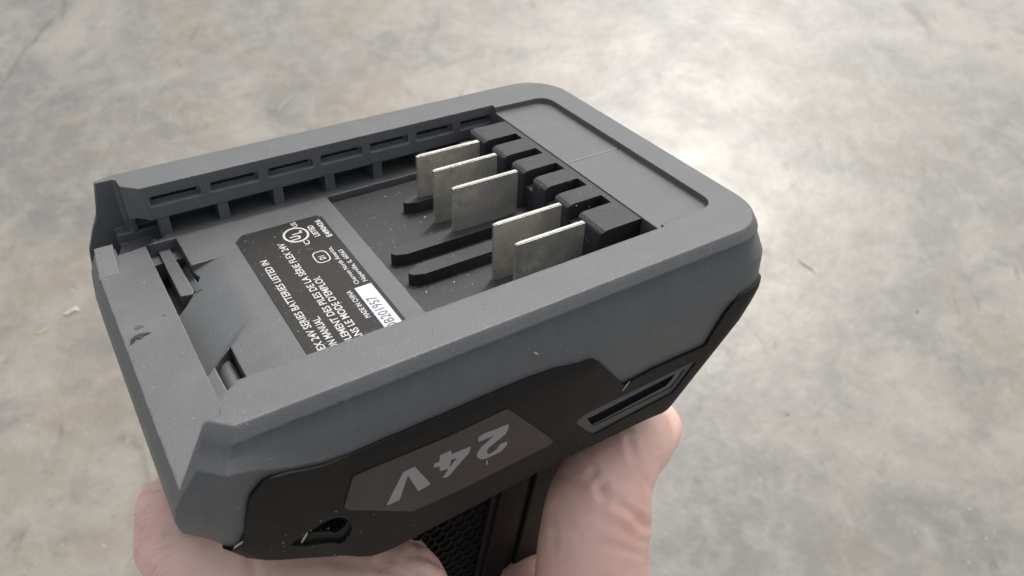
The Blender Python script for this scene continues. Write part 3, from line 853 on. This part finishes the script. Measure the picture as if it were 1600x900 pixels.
# ------------------------------------------------------------------ hand
def hand():
    V, Fc = [], []
    def ball(p, r, n=14):
        k = len(V)
        for i in range(n + 1):
            for j in range(2 * n):
                th = math.pi * i / n; ph = math.pi * j / n
                V.append((p[0] + r * math.sin(th) * math.cos(ph), p[1] + r * math.sin(th) * math.sin(ph), p[2] + r * math.cos(th)))
        for i in range(n):
            for j in range(2 * n):
                Fc.append((k + i * 2 * n + j, k + i * 2 * n + (j + 1) % (2 * n), k + (i + 1) * 2 * n + (j + 1) % (2 * n), k + (i + 1) * 2 * n + j))
    def chain(pts, step=.12):
        for (a, ra), (b_, rb) in zip(pts[:-1], pts[1:]):
            a = np.array(a, float); b_ = np.array(b_, float)
            n = max(2, int(np.linalg.norm(b_ - a) / step))
            for i in range(n + 1):
                t_ = i / n; ball(a + (b_ - a) * t_, ra + (rb - ra) * t_, 10)
    def D_(px, py, d, rpx): return (deep(px, py, d), rpx * d / FPX)
    # thumb: tip, joint, base
    thumb = [D_(1020, 668, 18.4, 46), D_(1000, 690, 18.0, 54), D_(968, 712, 17.5, 66), D_(945, 752, 17.0, 74), D_(934, 795, 16.8, 84), D_(926, 850, 16.9, 87), D_(924, 930, 17.3, 93), D_(900, 1050, 18.4, 112)]
    chain(thumb)
    # index finger folded round the front of the grip, then the others below it
    fing = [D_(265, 793, 15.6, 51), D_(266, 855, 15.6, 54), D_(330, 905, 15.2, 62), D_(440, 925, 15.0, 66), D_(560, 925, 15.4, 72), D_(625, 925, 16.0, 78)]
    chain(fing)
    web = [D_(330, 850, 16.3, 60), D_(420, 880, 16.6, 60), D_(520, 880, 16.9, 62), D_(612, 890, 17.0, 64)]
    chain(web)
    for k, (dz, sh) in enumerate(((-2.0, .2), (-3.9, .3), (-5.6, .1))):
        off = np.array([-.35 * (k + 1) + sh, .2, dz])
        pts = [(np.array(p) + off, r * (1 - .04 * k)) for p, r in fing]
        chain(pts, .2)
        # backs of the fingers run round the far side to the palm
        chain([(np.array([-.9, .8, -6.2]) + off, .85), (np.array([.6, 2.6, -7.0]) + off, .9), (np.array([3.0, 3.3, -7.8]) + off, 1.0)], .25)
    chain([(fing[0][0], .58), (np.array([-.3, 1.4, -6.2]), .7), (np.array([.8, 2.8, -6.6]), .95), (np.array([3.2, 3.3, -7.6]), 1.1)], .25)
    # palm behind the grip and wrist below
    for (a, b_) in (((3.2, 3.4, -7.8), (3.0, 3.4, -13.5)), ((5.0, 3.3, -8.2), (4.6, 3.3, -14)), ((6.8, 2.4, -9.0), (6.0, 2.6, -14))):
        chain([(a, 1.25), (b_, 1.35)], .3)
    chain([(thumb[-1][0], 1.5), ((6.6, 1.6, -13.0), 1.6), ((5.0, 3.2, -15.5), 1.9)], .3)
    chain([((4.4, 3.3, -14), 2.3), ((3.6, 3.6, -19), 2.5), ((3.0, 3.8, -26), 3.0)], .5)
    me = bpy.data.meshes.new('hand'); me.from_pydata([tuple(np.array(p) * S) for p in V], [], Fc)
    o = bpy.data.objects.new('tmp', me); sc.collection.objects.link(o)
    m = o.modifiers.new('r', 'REMESH'); m.mode = 'VOXEL'; m.voxel_size = .075 * S
    m2 = o.modifiers.new('s', 'SMOOTH'); m2.iterations = 14; m2.factor = .6
    dg = bpy.context.evaluated_depsgraph_get(); dg.update()
    me2 = bpy.data.meshes.new_from_object(o.evaluated_get(dg)); bpy.data.objects.remove(o); bpy.data.meshes.remove(me)
    # press creases into the skin where the photograph shows folds
    creases = [([(862, 838), (900, 850), (950, 852), (1000, 866)], .022, .08), ([(880, 742), (905, 752), (930, 758)], .02, .07),
               ([(860, 800), (868, 830), (866, 862)], .02, .07), ([(915, 700), (925, 722), (930, 742)], .02, .07),
               ([(1000, 740), (1010, 752), (1016, 766)], .03, .06), ([(440, 880), (500, 874), (560, 878), (610, 872)], .02, .08),
               ([(648, 846), (660, 862), (682, 872), (720, 888)], .06, .09), ([(590, 884), (625, 896), (645, 905)], .05, .09),
               ([(940, 762), (952, 778), (972, 788), (992, 802), (1006, 822)], .085, .10),
               ([(925, 745), (938, 766), (942, 782)], .05, .10),
               ([(984, 690), (990, 715), (998, 730)], .06, .09),
               ([(958, 770), (985, 776), (1003, 790)], .045, .07),
               ([(940, 812), (975, 828), (1003, 842)], .03, .10),
               ([(870, 790), (885, 810), (905, 840)], .02, .08),
               ([(975, 672), (1000, 690), (1024, 702)], .03, .08),
               ([(640, 868), (670, 872), (700, 890)], .05, .09), ([(600, 872), (640, 885), (668, 900)], .04, .09),
               ([(262, 830), (285, 826), (305, 834)], .025, .08), ([(520, 876), (560, 884), (600, 886)], .03, .10),
               ([(392, 872), (396, 888), (398, 900)], .03, .10)]
    co = np.empty(len(me2.vertices) * 3); me2.vertices.foreach_get('co', co); co = co.reshape(-1, 3) / S
    no = np.array([v.normal[:] for v in me2.vertices])
    q = (co - CT) @ CR.T
    px = 800 + FPX * q[:, 0] / q[:, 2]; py = 450 + FPX * q[:, 1] / q[:, 2]; dep = q[:, 2]
    front = ((co - CT) * no).sum(1) < 0
    for pl, dp, wd in creases:
        dmin = np.full(len(px), 1e9)
        for a, b_ in zip(pl[:-1], pl[1:]):
            a = np.array(a, float); b_ = np.array(b_, float); ab = b_ - a
            tt = np.clip(((px - a[0]) * ab[0] + (py - a[1]) * ab[1]) / (ab @ ab), 0, 1)
            dmin = np.minimum(dmin, np.hypot(px - a[0] - ab[0] * tt, py - a[1] - ab[1] * tt))
        dcm = dmin * dep / FPX
        dp = dp * (1.0 if dp > .08 else .75)
        amt = dp * np.exp(-(dcm / wd) ** 2) - dp * .45 * np.exp(-((dcm - 2 * wd) / (wd * 1.0)) ** 2)
        amt = np.where(front & (dep < 20), amt, 0)
        co -= no * amt[:, None]
    me2.vertices.foreach_set('co', (co * S).ravel()); me2.update()
    return me2
hand_root = None
hm = hand()
ho = new_obj('hand', hm, M['skin'], smooth=True)
ho.matrix_world = TOOL
# fine hairs on the back of the finger at the left
hv, hf = [], []
dg = bpy.context.evaluated_depsgraph_get(); dg.update()
from mathutils.bvhtree import BVHTree
bvh = BVHTree.FromPolygons([v_.co.copy() for v_ in hm.vertices], [tuple(p.vertices) for p in hm.polygons])
for _ in range(34):
    px_, py_ = (random.uniform(216, 275), random.uniform(745, 900))
    hit, nn, idx, dist = bvh.ray_cast(Vector(CT * S), Vector(ray(px_, py_)))
    if hit is None: continue
    p = np.array(hit) / S; n_ = np.array(nn)
    if n_ @ ray(px_, py_) > 0: n_ = -n_
    a = np.array(deep(px_ - 30, py_ + 22, 15)) - np.array(deep(px_, py_, 15)); a -= n_ * (a @ n_); a /= np.linalg.norm(a)
    a = a + np.cross(n_, a) * random.uniform(-.5, .5); L_ = random.uniform(.15, .42); k = len(hv); b_ = np.cross(n_, a); b_ /= np.linalg.norm(b_)
    for q in range(5):
        u = q / 4; c_ = p + a * L_ * u + n_ * (.02 + .09 * L_ * math.sin(u * 2.4)) + b_ * .10 * L_ * u * u
        w_ = .0022 * (1 - .8 * u)
        hv += [c_ + b_ * w_, c_ - b_ * w_ * .5 + n_ * w_, c_ - b_ * w_ * .5 - n_ * w_]
    for q in range(4):
        for e in range(3): hf.append((k + q * 3 + e, k + q * 3 + (e + 1) % 3, k + q * 3 + 3 + (e + 1) % 3, k + q * 3 + 3 + e))
ha = mesh('hand_hair', hv, hf, M['hair'], kind='stuff', fix=False)
ha.parent = ho
ho['label'] = 'bare hand gripping the dark handle under the tool foot, thumb on the right'
ho['category'] = 'hand'

# ------------------------------------------------------------------ loose bits
def splinter(p0, p1, off, wd, mat, label, cat='splinter', name='wood_splinter', near=True):
    a = Foff(*inv(*p0, off), off); b_ = Foff(*inv(*p1, off), off)
    bit(a, b_, wd, mat, label, cat, name)
def bit(a, b_, wd, mat, label, cat, name):
    a = np.array(a); b_ = np.array(b_); mid = (a + b_) / 2
    d_ = b_ - a; d_ /= np.linalg.norm(d_)
    u = np.cross(d_, ray(*proj(mid))); u /= np.linalg.norm(u); w_ = np.cross(d_, u)
    vs_ = []
    for k, sc_ in ((0, .55), (.35, 1.0), (.75, .9), (1, .4)):
        c_ = a + (b_ - a) * k + u * random.uniform(-.15, .15) * wd - mid
        for e1, e2 in ((-1, -.6), (1, -.5), (.9, .6), (-1, .5)): vs_.append(c_ + u * wd * sc_ * e1 * .5 + w_ * wd * sc_ * e2 * .5)
    fs_ = [(0, 1, 2, 3), (12, 13, 14, 15)]
    for r_ in range(3):
        for k in range(4): fs_.append((r_ * 4 + k, r_ * 4 + (k + 1) % 4, r_ * 4 + 4 + (k + 1) % 4, r_ * 4 + 4 + k))
    o = mesh(name, vs_, fs_, mat)
    o.matrix_world = TOOL @ Matrix.Translation(Vector(mid) * S)
    o['label'] = label; o['category'] = cat
splinter((480, 832), (471, 848), .12, .028, M['wood'], 'pale wood splinter lying across the black screw hole')
splinter((379, 846), (365, 857), .09, .028, M['wood'], 'pale wood splinter at the lower left corner below the grey housing')
splinter((984, 596), (973, 611), .10, .022, M['wood'], 'thin pale splinter at the lower tip of the grey side panel above the lens')
splinter((834, 550), (841, 554), .04, .03, M['wood'], 'small pale chip stuck on the grey side face')
splinter((760, 719), (761, 726), .10, .022, M['wood'], 'tiny brown chip under the printed numeral 2')
# dust and sawdust: one uncountable scatter
gv, gf = [], []
def speck(p, n, r):
    n = np.array(n) / np.linalg.norm(n); a = np.cross(n, [.3, .8, .5]); a /= np.linalg.norm(a); b_ = np.cross(n, a)
    k = len(gv); th = random.uniform(0, 6.3); el = random.choice([1, 1, 1.4, 2.6]); 
    for i in range(4):
        an = th + i * math.pi / 2 + random.uniform(-.3, .3)
        q_ = a * math.cos(an) * r + b_ * math.sin(an) * r
        ax = a * math.cos(th) + b_ * math.sin(th)
        q_ = q_ + ax * (q_ @ ax) * (el - 1)
        gv.append(p + q_ + n * .001)
    gv.append(p + n * r * .7)
    gf.extend([(k, k + 1, k + 4), (k + 1, k + 2, k + 4), (k + 2, k + 3, k + 4), (k + 3, k, k + 4)])
for _ in range(150):
    s_ = random.uniform(0.01, 1.0); v_ = random.uniform(3.2, 4.0)
    if random.random() < .5: s_ = random.uniform(.01, .35)
    speck(Foff(s_, v_, .062 if v_ > 3.4 else .01), Fn(s_, v_), random.choice([.003, .004, .005, .009]))
for _ in range(200): speck(np.array([random.uniform(3.9, 7.0), random.uniform(-2.6, 2.6), -1.2]), (0, 0, 1), random.choice([.004, .006, .008, .012]))
for _ in range(160): speck(np.array([random.uniform(LX0, LX1), random.uniform(-2.4, 2.0), ZL + .002]), (0, 0, 1), random.choice([.003, .005, .008]))
for _ in range(90): speck(np.array([random.uniform(7.1, 9.3), random.uniform(-2.3, 2.3), -.13 if random.random() < .4 else -.149]), (0, 0, 1), random.choice([.003, .005, .008]))
for _ in range(30): speck(np.array([random.uniform(-.6, 3.4), random.uniform(-2.9, 2.6), D]), (0, 0, 1), random.choice([.003, .005, .009]))
for _ in range(70): speck(np.array([random.uniform(.6, 7.8), random.uniform(3.0, 3.6), 0]), (0, 0, 1), random.choice([.003, .005, .008]))
for _ in range(70): speck(np.array([random.uniform(.2, 8.8), random.uniform(-3.72, -3.0), 0]), (0, 0, 1), random.choice([.003, .005]))
so = mesh('sawdust', gv, gf, M['chip'], kind='stuff', fix=False)
so.matrix_world = TOOL
so['label'] = 'scattered pale sawdust specks clinging to the tool foot'; so['category'] = 'sawdust'

# gouge in the deck with a rusty smear
gpts = [(203, 540), (204, 530), (211, 524), (219, 521), (231, 519), (237, 519.5), (230, 523), (224, 526), (219, 531), (212, 529), (207, 535)]
g3 = [onz(px, py, D + .004) for px, py in gpts]
n = len(g3)
vs_ = [tuple(p) for p in g3] + [(*(np.mean(np.array(g3), axis=0)[:2] * .5 + p[:2] * .5), D + .02) for p in g3]
mesh('gouge', vs_, [(i, (i + 1) % n, n + (i + 1) % n, n + i) for i in range(n)] + [tuple(range(n, 2 * n))], M['burn'], tool)
for pl in ([(209, 513), (213, 509), (221, 508), (225, 510), (218, 513), (212, 516)], [(254, 492), (258, 491), (260, 492.5), (256, 494)]):
    g3 = [onz(px, py, D + .006) for px, py in pl]
    mesh('rust_smear', [tuple(p) for p in g3], [tuple(range(len(g3)))], M['rust'], tool)

# floor litter
def floor_pt(px, py):
    d_ = RT @ Vector(ray(px, py)); t_ = -CAMW.z / d_.z
    return CAMW + d_ * t_
def floor_bit(p0, p1, wd, mat, name, label, cat):
    a = floor_pt(*p0); b_ = floor_pt(*p1); mid = (a + b_) / 2; d_ = (b_ - a); L_ = d_.length; d_.normalize(); u = Vector((-d_.y, d_.x, 0))
    vs_ = []
    for k, s_ in ((-.5, .15), (-.2, .9), (.15, 1), (.5, .1)):
        for e1, e2 in ((-1, 0), (1, 0), (.5, .7), (-.5, .7)): vs_.append(d_ * L_ * k + u * (wd * s_ * e1 * .5 + wd * .6 * math.sin(k * 5)) + Vector((0, 0, wd * (.05 + s_ * e2 * .5))))
    fs_ = [(0, 1, 2, 3), (12, 13, 14, 15)]
    for r_ in range(3):
        for k in range(4): fs_.append((r_ * 4 + k, r_ * 4 + (k + 1) % 4, r_ * 4 + 4 + (k + 1) % 4, r_ * 4 + 4 + k))
    o = mesh(name, [v_ / S for v_ in vs_], fs_, mat); o.location = mid
    o['label'] = label; o['category'] = cat
floor_bit((1247, 404), (1274, 429), .0028, M['grass'], 'grass_clipping', 'dull green grass clipping lying on the concrete right of the tool', 'grass clipping')
floor_bit((53, 521), (80, 515), .0035, M['wood'], 'wood_chip', 'slim pale wood chip on the concrete at the left edge', 'wood chip')
floor_bit((101, 487), (124, 488), .0085, M['chip'], 'wood_chip', 'rounded pale chip on the concrete left of the tool', 'wood chip')
floor_bit((1432, 486), (1435, 489), .0024, M['burn'], 'pebble', 'small dark pebble on the concrete at the far right', 'pebble')
floor_bit((1229, 647), (1232, 649), .0028, M['burn'], 'pebble', 'small dark pebble on the concrete below the grass clipping', 'pebble')
